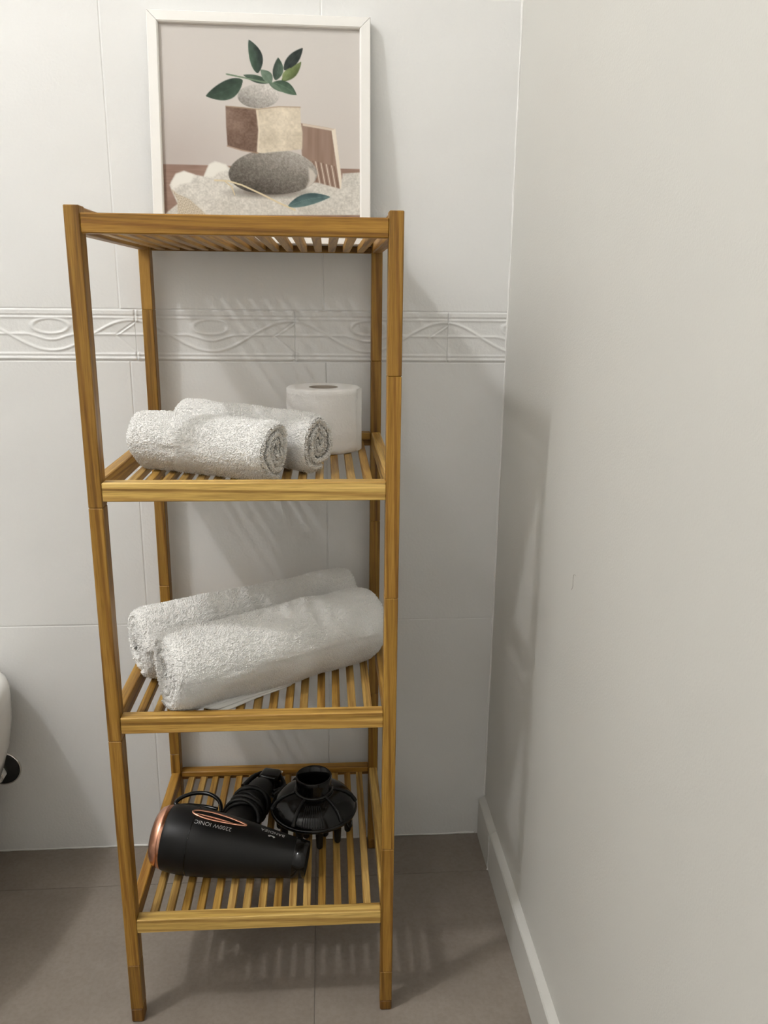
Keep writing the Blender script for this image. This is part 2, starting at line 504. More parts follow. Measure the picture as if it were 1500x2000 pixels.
leg(0, 0, [0.022, 0.094, 0.434, 0.735], [DARK, g(.86), g(1.02), g(.98), g(.88)], 1)
leg(W - LW, 0, [0.016, 0.065, 0.263, 0.619, 0.887], [DARK, g(.82), g(1.0), g(1.12, 1.02), g(1.06), g(.98)], 2)
leg(0, D - LD, [0.02, 0.204, 0.513, 0.951], [DARK, g(1.02), g(.95), g(.86), g(1.0)], 3)
leg(W - LW, D - LD, [0.02, 0.31, 0.62, 0.877], [DARK, g(.95), g(.88), g(.8), g(.92)], 4)

pieces = {}
def plank(name, lo, hi, axis, color, bev=0.0012):
    size = tuple(round(b - a, 5) for a, b in zip(lo, hi))
    if (name, size) not in pieces:
        h = [s / 2 for s in size]
        o = obj(name, box_bm([-v for v in h], h, bev, 1), WOOD[axis])
        me = o.data; bpy.data.objects.remove(o)
        me.attributes.new('seg', 'FLOAT', 'POINT')
        c = me.attributes.new('tone', 'FLOAT_COLOR', 'POINT')
        c.data.foreach_set('color', np.ones(len(me.vertices) * 4, np.float32))
        pieces[(name, size)] = me
    o = link(name, pieces[(name, size)], unit)
    o.location = [(a + b) / 2 for a, b in zip(lo, hi)]
    return tinted(o, color)

random.seed(21)
ST = 0.0090          # slat thickness
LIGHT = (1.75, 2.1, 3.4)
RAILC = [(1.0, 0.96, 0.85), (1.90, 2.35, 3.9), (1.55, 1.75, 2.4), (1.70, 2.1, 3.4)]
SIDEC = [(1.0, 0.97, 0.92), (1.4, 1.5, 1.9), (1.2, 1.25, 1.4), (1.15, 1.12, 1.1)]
RT = 0.0177
for s, (zb, zt) in enumerate(SH):
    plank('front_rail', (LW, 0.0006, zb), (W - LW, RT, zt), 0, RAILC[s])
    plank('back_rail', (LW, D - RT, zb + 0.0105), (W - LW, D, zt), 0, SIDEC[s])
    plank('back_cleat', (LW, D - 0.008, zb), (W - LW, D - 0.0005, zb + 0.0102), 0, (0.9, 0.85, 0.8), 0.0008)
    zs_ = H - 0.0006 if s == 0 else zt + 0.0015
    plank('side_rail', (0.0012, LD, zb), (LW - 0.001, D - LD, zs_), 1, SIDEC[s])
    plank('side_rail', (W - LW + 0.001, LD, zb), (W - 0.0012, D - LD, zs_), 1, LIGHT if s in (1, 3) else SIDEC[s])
    n = 15; sw = 0.0106
    x0, x1 = LW, W - LW
    pitch = (x1 - x0 + sw * 0) / (n + 0.62)
    for k in range(n):
        xc = x0 + pitch * (k + 0.81) + random.uniform(-.0009, .0009)
        tn = random.uniform(0.85, 1.12)
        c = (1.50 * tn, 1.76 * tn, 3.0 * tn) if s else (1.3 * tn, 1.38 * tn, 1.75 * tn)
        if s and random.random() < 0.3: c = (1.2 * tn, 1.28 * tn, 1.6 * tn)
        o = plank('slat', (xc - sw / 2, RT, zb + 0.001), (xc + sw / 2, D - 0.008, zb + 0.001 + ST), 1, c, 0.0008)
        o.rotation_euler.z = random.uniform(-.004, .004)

SLAT = [zb + 0.001 + ST for zb, zt in SH]     # upper faces of the slats

# ------------------------------------------------------------------ the framed print leaning on the wall
PX0, PW, PH, PT, PF = 0.0305, 0.3125, 0.3115, 0.0135, 0.0155
pic = empty('framed_print', (PX0, 0.3275, SLAT[0] + 0.0006))
pic.rotation_euler = (-0.1155, 0, 0)
tag(pic, 'white framed print of stacked stones and soap leaning on the wall', 'picture')
def frame_side(a, b, inner_a, inner_b, gap):
    """a mitred length: outer corners a,b and inner corners, in the frame's plane (x, z)"""
    prof = [(0.0, 0.0), (0.0015, -0.0), (0.0, 0)]
    V = []
    for (o_, i_) in ((a, inner_a), (b, inner_b)):
        o_ = Vector((o_[0], o_[1])); i_ = Vector((i_[0], i_[1]))
        for t, y in ((0, PT), (0, 0.0012), (0.07, 0.0), (0.86, 0.0), (0.97, 0.0014), (1.0, 0.0036), (1.0, PT)):
            p = o_.lerp(i_, t); V.append(Vector((p.x, y, p.y)))
    n = 7
    e = (V[n] - V[0]).normalized() * gap
    for k in range(n): V[k] = V[k] + e; V[n + k] = V[n + k] - e
    F = [(k, (k + 1) % n, n + (k + 1) % n, n + k) for k in range(n)] + [tuple(range(n - 1, -1, -1)), tuple(range(n, 2 * n))]
    return pydata('frame_side', V, F, M['frame'], pic)
o4 = [(0, 0), (PW, 0), (PW, PH), (0, PH)]; i4 = [(PF, PF), (PW - PF, PF), (PW - PF, PH - PF), (PF, PH - PF)]
for k in range(4):
    frame_side(o4[k], o4[(k + 1) % 4], i4[k], i4[(k + 1) % 4], 0.0005 if k in (2,) else 0.0002)
obj('backing_board', box_bm((0.004, 0.0075, 0.004), (PW - 0.004, 0.0115, PH - 0.004)), M['frame_back'], pic)

def art(n, m):
    """the printed picture as an n x m raster of sRGB colours; sketch coordinates 0..1183 across, 0..1210 down"""
    AX, AY = np.meshgrid(np.linspace(-12, 1195, n), np.linspace(-12, 1262, m), indexing='ij')
    u = AX / 1183; v = AY / 1108
    yt = 112 + 38 * u; yb = 1220 + 23 * u
    y = yt + (yb - yt) * v
    x = (155 + (y - 112) * 32 / 1108) * (1 - u) + (1338 + (y - 150) * 7 / 1093) * u
    img = np.zeros((n, m, 3))
    tex = lambda s, seed: vnoise(x / s, y / s, seed) - .5
    def put(mask, col):
        mk = np.clip(mask, 0, 1)[..., None]
        img[:] = img * (1 - mk) + np.asarray(col, float) * mk
    def poly(pts, soft=4.0):
        """soft mask of a polygon by signed distance"""
        d = np.full(x.shape, 1e9); inside = np.zeros(x.shape, bool)
        q = pts
        for i in range(len(q)):
            (x0, y0), (x1, y1) = q[i - 1], q[i]
            ex, ey = x1 - x0, y1 - y0
            L = max(ex * ex + ey * ey, 1e-9)
            t = np.clip(((x - x0) * ex + (y - y0) * ey) / L, 0, 1)
            d = np.minimum(d, np.hypot(x - x0 - t * ex, y - y0 - t * ey))
            c = ((y0 > y) != (y1 > y)) & (x < (x1 - x0) * (y - y0) / (y1 - y0 + 1e-12) + x0)
            inside ^= c
        sd = np.where(inside, d, -d)
        return np.clip(sd / soft + 0.5, 0, 1)
    def line(pts, w):
        d = np.full(x.shape, 1e9)
        for (x0, y0), (x1, y1) in zip(pts[:-1], pts[1:]):
            ex, ey = x1 - x0, y1 - y0; L = ex * ex + ey * ey
            t = np.clip(((x - x0) * ex + (y - y0) * ey) / L, 0, 1)
            d = np.minimum(d, np.hypot(x - x0 - t * ex, y - y0 - t * ey))
        return np.clip((w / 2 - d) / 3 + .5, 0, 1)
    # backdrop
    bg = np.stack([202 - 8 * v + 5 * u, 196 - 11 * v + 6 * u, 190 - 12 * v + 6 * u], -1)
    left = np.clip(1 - np.hypot((x - 250) / 420, (y - 900) / 380), 0, 1)[..., None]
    img[:] = bg - left * np.array([16, 18, 18])
    # table
    ty = 945 + (x - 190) * 30 / 1150
    tm = np.clip((y - ty) / 6, 0, 1)
    grain = 16 * tex(60, 3) + 14 * (vnoise(x / 90, y / 7, 5) - .5)
    put(tm, np.stack([142 + grain, 116 + grain, 102 + grain], -1))
    # comb
    cm = poly([(985, 700), (1150, 728), (1195, 738), (1240, 1105), (1225, 1116), (1085, 1066), (1000, 960)], 6)
    sh = 18 * (vnoise(x / 14, y / 160, 9) - .5)
    put(cm, np.stack([142 + sh, 118 + sh, 103 + sh], -1))
    put(poly([(1172, 742), (1196, 732), (1242, 1100), (1226, 1112)], 5), (226, 215, 198))
    put(poly([(1000, 702), (1192, 735), (1172, 746), (1000, 716)], 5), (205, 190, 172))
    for k in range(9):
        xb = 1086 + 16 * k
        put(line([(xb - 24, 930 + 4 * k), (xb + 2, 1062 + 5.5 * k)], 6) * 0.75, (225, 214, 198) if k % 2 else (112, 84, 70))
    # cloth
    cl = poly([(215, 1075), (250, 1010), (300, 990), (365, 1012), (415, 1022), (445, 950), (480, 930), (545, 948), (600, 1000),
               (760, 1060), (1090, 1060), (1230, 1100), (1240, 1005), (1350, 998), (1350, 1260), (180, 1260), (262, 1190), (232, 1120)], 8)
    ct = 26 * tex(7, 11) + 18 * tex(16, 12) + 16 * tex(70, 13)
    put(cl, np.stack([206 + ct, 202 + ct, 193 + ct], -1))
    hem = poly([(222, 1095), (262, 1130), (330, 1160), (400, 1226), (430, 1260), (262, 1260), (262, 1170)], 6)
    ck = 20 * np.sign(np.sin(x * .55 + y * .3) * np.sin(y * .6 - x * .25))
    put(hem, np.stack([190 + ck, 178 + ck, 158 + ck], -1))
    put(poly([(225, 1060), (255, 1005), (300, 990), (362, 1012), (340, 1060), (280, 1072), (232, 1100)], 14), (232, 229, 220))
    put(poly([(420, 1020), (448, 950), (482, 932), (545, 950), (560, 985), (500, 1000), (470, 1030)], 14), (230, 227, 218))
    # contact shadow printed below the large stone
    put(np.clip(1 - np.hypot((x - 800) / 300, (y - 1120) / 46), 0, 1) * 1.1, (92, 84, 76))
    # large stone
    ex, ey = (x - 825) / 263, (y - 1003) / 138
    r = np.hypot(ex, ey + 0.06 * np.cos(ex * 2))
    st = np.clip((1 - r) * 40 + .5, 0, 1)
    lit = 0.5 - 0.28 * ex * -1 - 0.42 * ey
    sp = 30 * tex(5, 21) + 20 * tex(11, 22) + 10 * tex(60, 23)
    base = 62 + 96 * np.clip(lit, 0, 1.1) + sp
    put(st, np.stack([base + 8, base + 2, base - 6], -1))
    spot = poly([(1035, 968), (1062, 985), (1080, 1015), (1072, 1060), (1025, 1105), (1012, 1110), (1040, 1050)], 14)
    put(spot * st * .9, (204, 196, 186))
    put(np.clip(1 - np.hypot((x - 660) / 110, (y - 1125) / 36), 0, 1) * st * 1.4, (58, 54, 50))
    # soap block
    s1 = 18 * tex(8, 31) + 14 * tex(22, 36) + 22 * tex(70, 32) - 14 * np.clip((y - 760) / 100, 0, 1)
    put(poly([(545, 598), (640, 606), (728, 616), (740, 740), (733, 880), (640, 862), (556, 836), (548, 720)], 6),
        np.stack([116 + s1, 93 + s1, 79 + s1], -1))
    s2 = 16 * tex(9, 33) + 16 * tex(24, 35) + 26 * tex(80, 34)
    put(poly([(728, 616), (860, 600), (985, 604), (990, 700), (1000, 760), (997, 858), (860, 872), (762, 882), (733, 878), (742, 740)], 6),
        np.stack([206 + s2, 194 + s2, 173 + s2], -1))
    put(line([(728, 616), (742, 740), (733, 878)], 12) * .7, (226, 212, 190))
    put(line([(548, 600), (640, 608), (728, 618), (860, 602), (985, 606)], 9) * .6, (160, 138, 116))
    put(line([(556, 838), (640, 864), (733, 880)], 10) * .6, (150, 122, 100))
    # pebble
    ex, ey = (x - 738) / 122, (y - 540) / 71
    st = np.clip((1 - np.hypot(ex, ey)) * 22 + .5, 0, 1)
    sp = 30 * tex(6, 41) + 22 * tex(13, 42)
    base = 165 + 24 * ex - 26 * ey + sp
    put(st, np.stack([base + 6, base + 1, base - 6], -1))
    # leaves
    def leaf(b, t, w, col, col2, bend=0.0, seed=0):
        bx_, by_ = b; tx, ty_ = t
        L = math.hypot(tx - bx_, ty_ - by_); dx, dy = (tx - bx_) / L, (ty_ - by_) / L
        s = ((x - bx_) * dx + (y - by_) * dy) / L
        q = (-(x - bx_) * dy + (y - by_) * dx) - bend * np.sin(np.pi * np.clip(s, 0, 1))
        prof = w / 2 * np.clip(np.sin(np.pi * np.clip(s, 0, 1) ** 0.85), 0, 1) ** 0.8
        mk = np.clip((prof - np.abs(q)) / 4 + .5, 0, 1) * ((s > 0) & (s < 1))
        sh_ = np.clip(q / (w / 2), -1, 1)[..., None]
        c = np.asarray(col, float) * (1 - (sh_ + 1) / 2) + np.asarray(col2, float) * (sh_ + 1) / 2
        c = c * 0.82 + c.mean(-1, keepdims=True) * 0.18 + (20 * tex(20, 50 + seed))[..., None]
        put(mk, c)
        put(np.clip((2.2 - np.abs(q)) / 2, 0, 1) * mk * .4, np.asarray(col2, float) + 34)
    leaf((645, 445), (430, 540), 112, (62, 84, 66), (34, 54, 40), -18, 1)
    leaf((735, 405), (682, 208), 78, (66, 92, 70), (34, 46, 42), 14, 2)
    leaf((800, 460), (650, 415), 44, (52, 70, 56), (70, 92, 72), 0, 3)
    put(line([(552, 410), (640, 428), (760, 455), (850, 465)], 9), (110, 128, 104))
    leaf((840, 446), (855, 312), 62, (40, 54, 46), (74, 98, 78), 8, 4)
    leaf((890, 385), (1000, 256), 66, (40, 52, 46), (34, 44, 40), 0, 5)
    leaf((875, 450), (992, 336), 54, (110, 124, 68), (78, 92, 46), 10, 6)
    leaf((885, 448), (928, 372), 44, (122, 138, 84), (98, 114, 62), 0, 7)
    leaf((826, 458), (964, 532), 66, (48, 72, 54), (92, 118, 92), -8, 8)
    leaf((815, 462), (752, 384), 58, (112, 134, 112), (86, 108, 88), 6, 9)
    leaf((800, 460), (880, 515), 26, (100, 122, 98), (80, 100, 80), 0, 10)
    # twig and fallen leaf
    put(line([(480, 1046), (560, 1050), (640, 1075), (760, 1132), (860, 1185), (955, 1228)], 10), (214, 200, 166))
    put(line([(540, 1052), (580, 1085), (598, 1135)], 7), (206, 190, 156))
    leaf((915, 1204), (1166, 1148), 74, (52, 78, 80), (96, 126, 124), -14, 12)
    return np.clip(img, 0, 255)
NA, MA = 340, 340
A = art(NA, MA) / 255.0
lin = np.where(A <= 0.04045, A / 12.92, ((A + 0.055) / 1.055) ** 2.4) * 1.0
px, pz = np.meshgrid(np.linspace(PF - 0.003, PW - PF + 0.003, NA), np.linspace(PH - PF + 0.003, PF - 0.003, MA), indexing='ij')
V = np.stack([px, np.full_like(px, 0.0062), pz], -1).reshape(-1, 3)
pr = npmesh('print', V, grid_faces(NA, MA), None, pic, smooth=False)
att = pr.data.attributes.new('ink', 'FLOAT_COLOR', 'POINT')
att.data.foreach_set('color', np.concatenate([lin.reshape(-1, 3), np.ones((NA * MA, 1))], 1).astype(np.float32).ravel())
nt = NT('printed_paper'); a_ = nt.n('ShaderNodeAttribute', attribute_name='ink')
nt.l(a_.outputs['Color'], nt.b.inputs['Base Color']); nt.set(Roughness=0.5)
nt.b.inputs['Specular IOR Level'].default_value = 0.25
pr.data.materials.append(nt.m)
tag(pr, 'still life print of pebbles, soap block, leaves and comb')

# ------------------------------------------------------------------ rolled towels
def towel_roll(name, label, group, pl, pr_, ry, rz, thick, turns, res, tufts, seed, tuft_h=0.0017, tilt=0.0, wobble=0.0016, endround=0.010, start=0.0, core=(0.35, 1.0)):
    """a roll from centre pl to pr_ (its two ends); ry/rz = half width / half height of the section.
       The section is a spiral ribbon with real thickness, so both ends show the rolled layers."""
    rnd = np.random.default_rng(seed)
    a = np.array(pl, float); b = np.array(pr_, float)
    ax = b - a; L = np.linalg.norm(ax); ax /= L
    zz = np.array([0, 0, 1.0]); hor = np.cross(zz, ax); hor /= np.linalg.norm(hor); ver = np.cross(ax, hor)
    base = empty(name, ((a[0] + b[0]) / 2, (a[1] + b[1]) / 2, min(a[2], b[2]) - rz))
    tag(base, label, 'towel', group)
    o0 = np.array(base.location)
    # spiral centre line in unit-radius space
    th1 = turns * 2 * np.pi
    rm = (ry + rz) / 2
    tn = thick / rm
    nth = int(th1 * 0.62 * rm / res) + 8
    q = np.linspace(0, 1, nth)
    r_out = 1 - tn / 2
    r_in = max(tn * 0.75, r_out - turns * tn * 1.06)
    rc = r_in + (r_out - r_in) * q
    th = start + th1 * q
    # section squash fades to a flattened core in the middle
    fl = core[0] + (core[1] - core[0]) * np.clip((rc - r_in) / max(r_out - r_in, 1e-6), 0, 1) ** 0.7
    def ribbon(off):
        r = rc + off * tn / 2
        r = r * (1 + 0.035 * np.sin(3 * th + seed) + 0.02 * np.sin(5 * th + 2 * seed))
        return np.stack([np.cos(th) * r * fl, np.sin(th) * r], -1)
    offs = 0.90
    outer = ribbon(offs); inner = ribbon(-offs)
    # closed loop: outer forward, rounded tail, inner backward, rounded head
    tail = (outer[-1] + inner[-1]) / 2 + np.array([-np.sin(th[-1]) * fl[-1], np.cos(th[-1])]) * tn * .45
    head = (outer[0] + inner[0]) / 2 - np.array([-np.sin(th[0]) * fl[0], np.cos(th[0])]) * tn * .45
    loop = np.concatenate([outer, tail[None], inner[::-1], head[None]])
    m = len(loop)
    isout = np.concatenate([np.ones(nth), [1], -np.ones(nth), [1]])
    nl = int(L / res)
    s = np.linspace(0, 1, nl)
    # end rounding: each layer's edge is soft
    S, K = np.meshgrid(s, np.arange(m), indexing='ij')
    Y = loop[:, 0][None] * ry; Z = loop[:, 1][None] * rz
    e = np.minimum(S, 1 - S) * L
    shr = 1 - 0.10 * np.clip(1 - e / endround, 0, 1) ** 2
    lenw = 1 + 0.05 * (vnoise(S * 5 + seed * 3.1, K * 0 + 0.5, seed) - .5)
    Y = Y * shr * lenw; Z = Z * shr * lenw
    # waviness
    ang = np.arctan2(Z, Y)
    wv = wobble * (vnoise(S * L / 0.035 + 9, ang * 1.6 + 9, seed + 1) - .5) * 2
    nrm = np.hypot(Y, Z) + 1e-6
    Y = Y + wv * Y / nrm; Z = Z + wv * Z / nrm
    # each layer ends at its own place along the axis
    lay = 0.0035 * (vnoise(K * 0.02 + seed, S * 0 + 3.3, seed + 7) - .5) * 2
    A_ = (S - 0.5) * L + np.where(S < 0.5, lay, -lay) * np.clip(1 - e / 0.02, 0, 1)
    # flatten where it rests
    Z = np.maximum(Z, -rz + 0.0006 + 0.0012 * vnoise(S * 40, Y * 300, seed))
    # fine pile
    cell = 0.0024
    arc = np.concatenate([[0], np.cumsum(np.hypot(np.diff(loop[:, 0]) * ry, np.diff(loop[:, 1]) * rz))])
    pile = (vnoise(S * L / cell, arc[None] / cell + 0 * S, seed + 2) - .5) + 0.6 * (vnoise(S * L / (cell * .55), arc[None] / (cell * .55) + 0 * S, seed + 3) - .5)
    dY = np.gradient(Y, axis=1); dZ = np.gradient(Z, axis=1)
    ln = np.hypot(dY, dZ) + 1e-9
    nY, nZ = dZ / ln, -dY / ln
    Y = Y + nY * pile * 0.0011; Z = Z + nZ * pile * 0.0011
    c0 = (a + b) / 2
    P = c0 + A_[..., None] * ax + Y[..., None] * hor + Z[..., None] * ver
    V = (P - o0).reshape(-1, 3)
    F = grid_faces(nl, m, wrap_m=True)
    # end faces: ribbon edge strips (bulging), between outer and inner curve
    Vx = [V]; nv = len(V); Fs = [F]
    for end, sg in ((0, -1), (nl - 1, 1)):
        io = end * m + np.arange(nth); ii = end * m + nth + 1 + np.arange(nth)[::-1]
        mid = (V[io] + V[ii]) / 2 + sg * ax * 0.0030 + rnd.normal(0, .0005, (nth, 3))
        Vx.append(mid); im = nv + np.arange(nth); nv += nth
        for x_, y_ in ((io, im), (im, ii)):
            Fs.append(np.stack([x_[:-1], x_[1:], y_[1:], y_[:-1]], -1))
    V = np.concatenate(Vx); F = np.concatenate(Fs)
    body = npmesh('rolled_cloth', V, F, M['towel'], base)
    # terry loops standing on the pile: outer skin and the layer edges at the ends
    A0 = V[F[:, 0]]; A1 = V[F[:, 1]]; A2 = V[F[:, 2]]; A3 = V[F[:, 3]]
    N = np.cross(A2 - A0, A3 - A1); ar = np.linalg.norm(N, axis=1) + 1e-12; N = N / ar[:, None]
    C = (A0 + A1 + A2 + A3) / 4
    cc = C + o0 - c0
    al = cc @ ax; ry_ = cc @ hor / ry; rz_ = cc @ ver / rz
    rad = np.hypot(ry_, rz_)
    outward = (rad > 1 - tn * 1.25) | (np.abs(al) > L / 2 - 0.006)
    radial = hor[None] * (cc @ hor)[:, None] + ver[None] * (cc @ ver)[:, None]
    radial = radial / (np.linalg.norm(radial, axis=1)[:, None] + 1e-9)
    # make normals point out
    ref = np.where((np.abs(al) > L / 2 - 0.003)[:, None], np.sign(al)[:, None] * ax[None], radial)
    sgn = np.sign((N * ref).sum(1)); sgn[sgn == 0] = 1; N = N * sgn[:, None]
    w = ar * outward * (rz_ > -1.0)
    pick = rnd.choice(len(F), tufts, p=w / w.sum())
    u1, u2 = rnd.random(tufts), rnd.random(tufts)
    p = (A0[pick] * ((1 - u1) * (1 - u2))[:, None] + A1[pick] * (u1 * (1 - u2))[:, None] + A2[pick] * (u1 * u2)[:, None] + A3[pick] * ((1 - u1) * u2)[:, None])
    n = N[pick]
    t = np.cross(n, rnd.normal(0, 1, (tufts, 3))); t /= np.linalg.norm(t, axis=1)[:, None]
    b2 = np.cross(n, t)
    hgt = tuft_h * rnd.uniform(.55, 1.15, tufts)[:, None]
    wd = 0.00085 * rnd.uniform(.7, 1.3, tufts)[:, None]
    lean = t * rnd.normal(0, .34, (tufts, 1)) * hgt + b2 * rnd.normal(0, .34, (tufts, 1)) * hgt
    low = -n * 0.0004
    q0 = p + t * wd + low; q1 = p - t * wd * .5 + b2 * wd * .87 + low; q2 = p - t * wd * .5 - b2 * wd * .87 + low
    mid_ = p + n * hgt * .62 + lean * .4
    q3 = mid_ + t * wd * .8; q4 = mid_ - t * wd * .4 + b2 * wd * .7; q5 = mid_ - t * wd * .4 - b2 * wd * .7
    q6 = p + n * hgt + lean
    TV = np.stack([q0, q1, q2, q3, q4, q5, q6], 1).reshape(-1, 3)
    k = np.arange(tufts)[:, None] * 7
    TF = np.concatenate([k + np.array([[0, 1, 4]]), k + np.array([[0, 4, 3]]), k + np.array([[1, 2, 5]]), k + np.array([[1, 5, 4]]),
                         k + np.array([[2, 0, 3]]), k + np.array([[2, 3, 5]]), k + np.array([[3, 4, 6]]), k + np.array([[4, 5, 6]]), k + np.array([[5, 3, 6]])])
    tf = npmesh('terry_loops', TV, TF, M['tuft'], base, smooth=True)
    tag(tf, 'fine looped terry pile', kind='stuff')
    return base

z2 = SLAT[1]
towel_roll('rolled_towel', 'small white rolled hand towel in front, nearest the shelf edge', 'small rolled hand towels on the second shelf',
           (0.036, 0.150, z2 + 0.0405), (0.212, 0.050, z2 + 0.0410), 0.037, 0.0405, 0.0085, 3.3, 0.0014, 32000, 5, start=3.03, core=(0.42, 1.0))
towel_roll('rolled_towel', 'small white rolled hand towel behind, touching the toilet paper', 'small rolled hand towels on the second shelf',
           (0.074, 0.262, z2 + 0.0405), (0.264, 0.104, z2 + 0.0400), 0.036, 0.0405, 0.0080, 3.4, 0.0014, 32000, 9, start=2.4, core=(0.5, 1.0))
z3 = SLAT[2]
towel_roll('rolled_towel', 'large white rolled bath towel in front on the third shelf', 'large rolled bath towels on the third shelf',
           (0.0700, 0.0365, z3 + 0.0575), (0.3360, 0.1954, z3 + 0.0575), 0.0565, 0.0575, 0.0115, 4.2, 0.0018, 57000, 12, endround=0.022, wobble=0.0028, start=3.76)
towel_roll('rolled_towel', 'large white rolled bath towel behind on the third shelf', 'large rolled bath towels on the third shelf',
           (0.0110, 0.1400, z3 + 0.0525), (0.3050, 0.3010, z3 + 0.0560), 0.0520, 0.0530, 0.0110, 4.0, 0.0018, 49000, 15, endround=0.020, wobble=0.0026, start=5.0)

# ------------------------------------------------------------------ toilet paper roll
tp = empty('toilet_paper', (0.2720, 0.279, z2 + 0.0003))
tag(tp, 'white toilet paper roll standing behind the small towels', 'toilet paper')
RP, HP, RC = 0.0545, 0.0925, 0.0215
prof = [(RC, 0.0), (RP - 0.002, 0.0), (RP, 0.002)] + [(RP + 0.0004 * math.sin(k * 1.9), 0.002 + (HP - 0.004) * k / 14) for k in range(1, 14)] + [(RP, HP - 0.002), (RP - 0.0022, HP), (RC + 0.02, HP + 0.0002), (RC, HP - 0.0006)]
lathe('paper_roll', prof, M['paper'], tp, 72)
lathe('cardboard_core', [(RC, 0.0005), (RC, HP - 0.0004), (RC - 0.0011, HP - 0.0006), (RC - 0.0011, 0.0005)], M['card'], tp, 48, close=True)
# loose last sheet edge
V = []; n = 8
for k in range(n + 1):
    ang = math.radians(-28 + 3.0 * k); r = RP + 0.0003 + 0.0016 * (k / n) ** 2
    for zz in (0.001, HP - 0.001): V.append((r * math.cos(ang), r * math.sin(ang), zz))
for k in range(n + 1):
    ang = math.radians(-28 + 3.0 * k); r = RP - 0.0002 + 0.0016 * (k / n) ** 2
    for zz in (0.001, HP - 0.001): V.append((r * math.cos(ang), r * math.sin(ang), zz))
F = [(2 * k, 2 * k + 2, 2 * k + 3, 2 * k + 1) for k in range(n)]
F += [(2 * (n + 1) + 2 * k, 2 * (n + 1) + 2 * k + 1, 2 * (n + 1) + 2 * k + 3, 2 * (n + 1) + 2 * k + 2) for k in range(n)]
F += [(2 * n, 2 * n + 2 * (n + 1), 2 * n + 2 * (n + 1) + 1, 2 * n + 1)]
pydata('loose_sheet', V, F, M['paper'], tp, True)

# ------------------------------------------------------------------ hair dryer lying on its side
z4 = SLAT[3]
rear = Vector((0.0370, 0.1240, z4 + 0.0482)); nose = Vector((0.2400, 0.0895, z4 + 0.0260))
axd = (nose - rear).normalized(); LB = (nose - rear).length
dry = empty('hair_dryer', (rear.x, rear.y, z4))
tag(dry, 'matte black hair dryer with rose-gold trim lying on the lowest shelf', 'hair dryer')
dh = Vector((0.43, 0.90, 0.0)); dh = (dh - axd * dh.dot(axd)).normalized()      # side that the handle leaves
dv = axd.cross(dh)                                                               # roughly up or down
if dv.z < 0: dv = -dv
MB = Matrix(((axd.x, dh.x, dv.x, rear.x), (axd.y, dh.y, dv.y, rear.y), (axd.z, dh.z, dv.z, rear.z), (0, 0, 0, 1)))
MB = dry.matrix_world.inverted() @ Matrix.Translation(-Vector(dry.location)) @ MB if False else Matrix.Translation(-Vector(dry.location)) @ MB
BODY = [(0.000, 0.0440), (0.006, 0.0460), (0.014, 0.0472), (0.028, 0.0478), (0.045, 0.0474), (0.065, 0.0458), (0.090, 0.0430), (0.120, 0.0388), (0.150, 0.0340), (0.178, 0.0295), (0.195, 0.0270), (LB - 0.001, 0.0252)]
def rad_at(s):
    return float(np.interp(s, [b[0] for b in BODY], [b[1] for b in BODY]))
def along(prof, n=56):
    a = np.linspace(0, 2 * np.pi, n, endpoint=False)
    return np.array([[(s, r * math.cos(t), r * math.sin(t)) for t in a] for s, r in prof]).reshape(-1, 3)
def body_part(name, prof, mat, parent=None, n=56):
    V = along(prof, n); F = grid_faces(len(prof), n, wrap_m=True)
    o = npmesh(name, V, F, mat, parent or dry)
    if parent is None: o.matrix_local = MB
    return o
ss = np.linspace(0, LB, 40)
bp = [(0.0005, 0.030)] + [(s, rad_at(s)) for s in ss]
bp += [(LB + 0.0016, 0.0244), (LB + 0.0012, 0.0222), (LB - 0.03, 0.0220), (LB - 0.031, 0.0005)]
barrel = body_part('barrel', bp, M['black'])
# seam between the rear cap and the barrel
body_part('seam_ring', [(0.0405, rad_at(.04) - .001), (0.0405, rad_at(.04) + 0.00035), (0.0412, rad_at(.04) + 0.0005), (0.0420, rad_at(.042) + 0.00035), (0.0420, rad_at(.04) - .001)], M['gloss'])
body_part('rear_ring', [(0.003, 0.0430), (0.0022, 0.0450), (-0.006, 0.0434), (-0.012, 0.0400), (-0.0155, 0.0350), (-0.0150, 0.0325), (-0.010, 0.0318), (0.001, 0.0318)], M['copper'])
fl_ = body_part('filter', [(-0.006, 0.0318), (-0.009, 0.028), (-0.011, 0.018), (-0.0115, 0.0005)], M['black'])
for k in range(5):
    r0 = 0.006 + 0.0052 * k
    V = along([(-0.0118, r0), (-0.0132, r0 + .0008), (-0.0118 + 0.0002 * k, r0 + .0016)], 40)
    o = npmesh('filter_rib', V, grid_faces(3, 40, wrap_m=True), M['gloss'], fl_)
# nozzle slot lip
body_part('nozzle_lip', [(LB - 0.0165, rad_at(LB - .0165) - .0008), (LB - 0.016, rad_at(LB - .016) + .0004), (LB + 0.0015, 0.0256), (LB + 0.0022, 0.0248), (LB + 0.002, 0.0228)], M['gloss'])

def on_body(s, ang, lift=0.0):
    """point on the barrel: s along it, ang from the up side towards the handle side"""
    r = rad_at(s) + lift
    return Vector((s, r * math.sin(ang), r * math.cos(ang)))
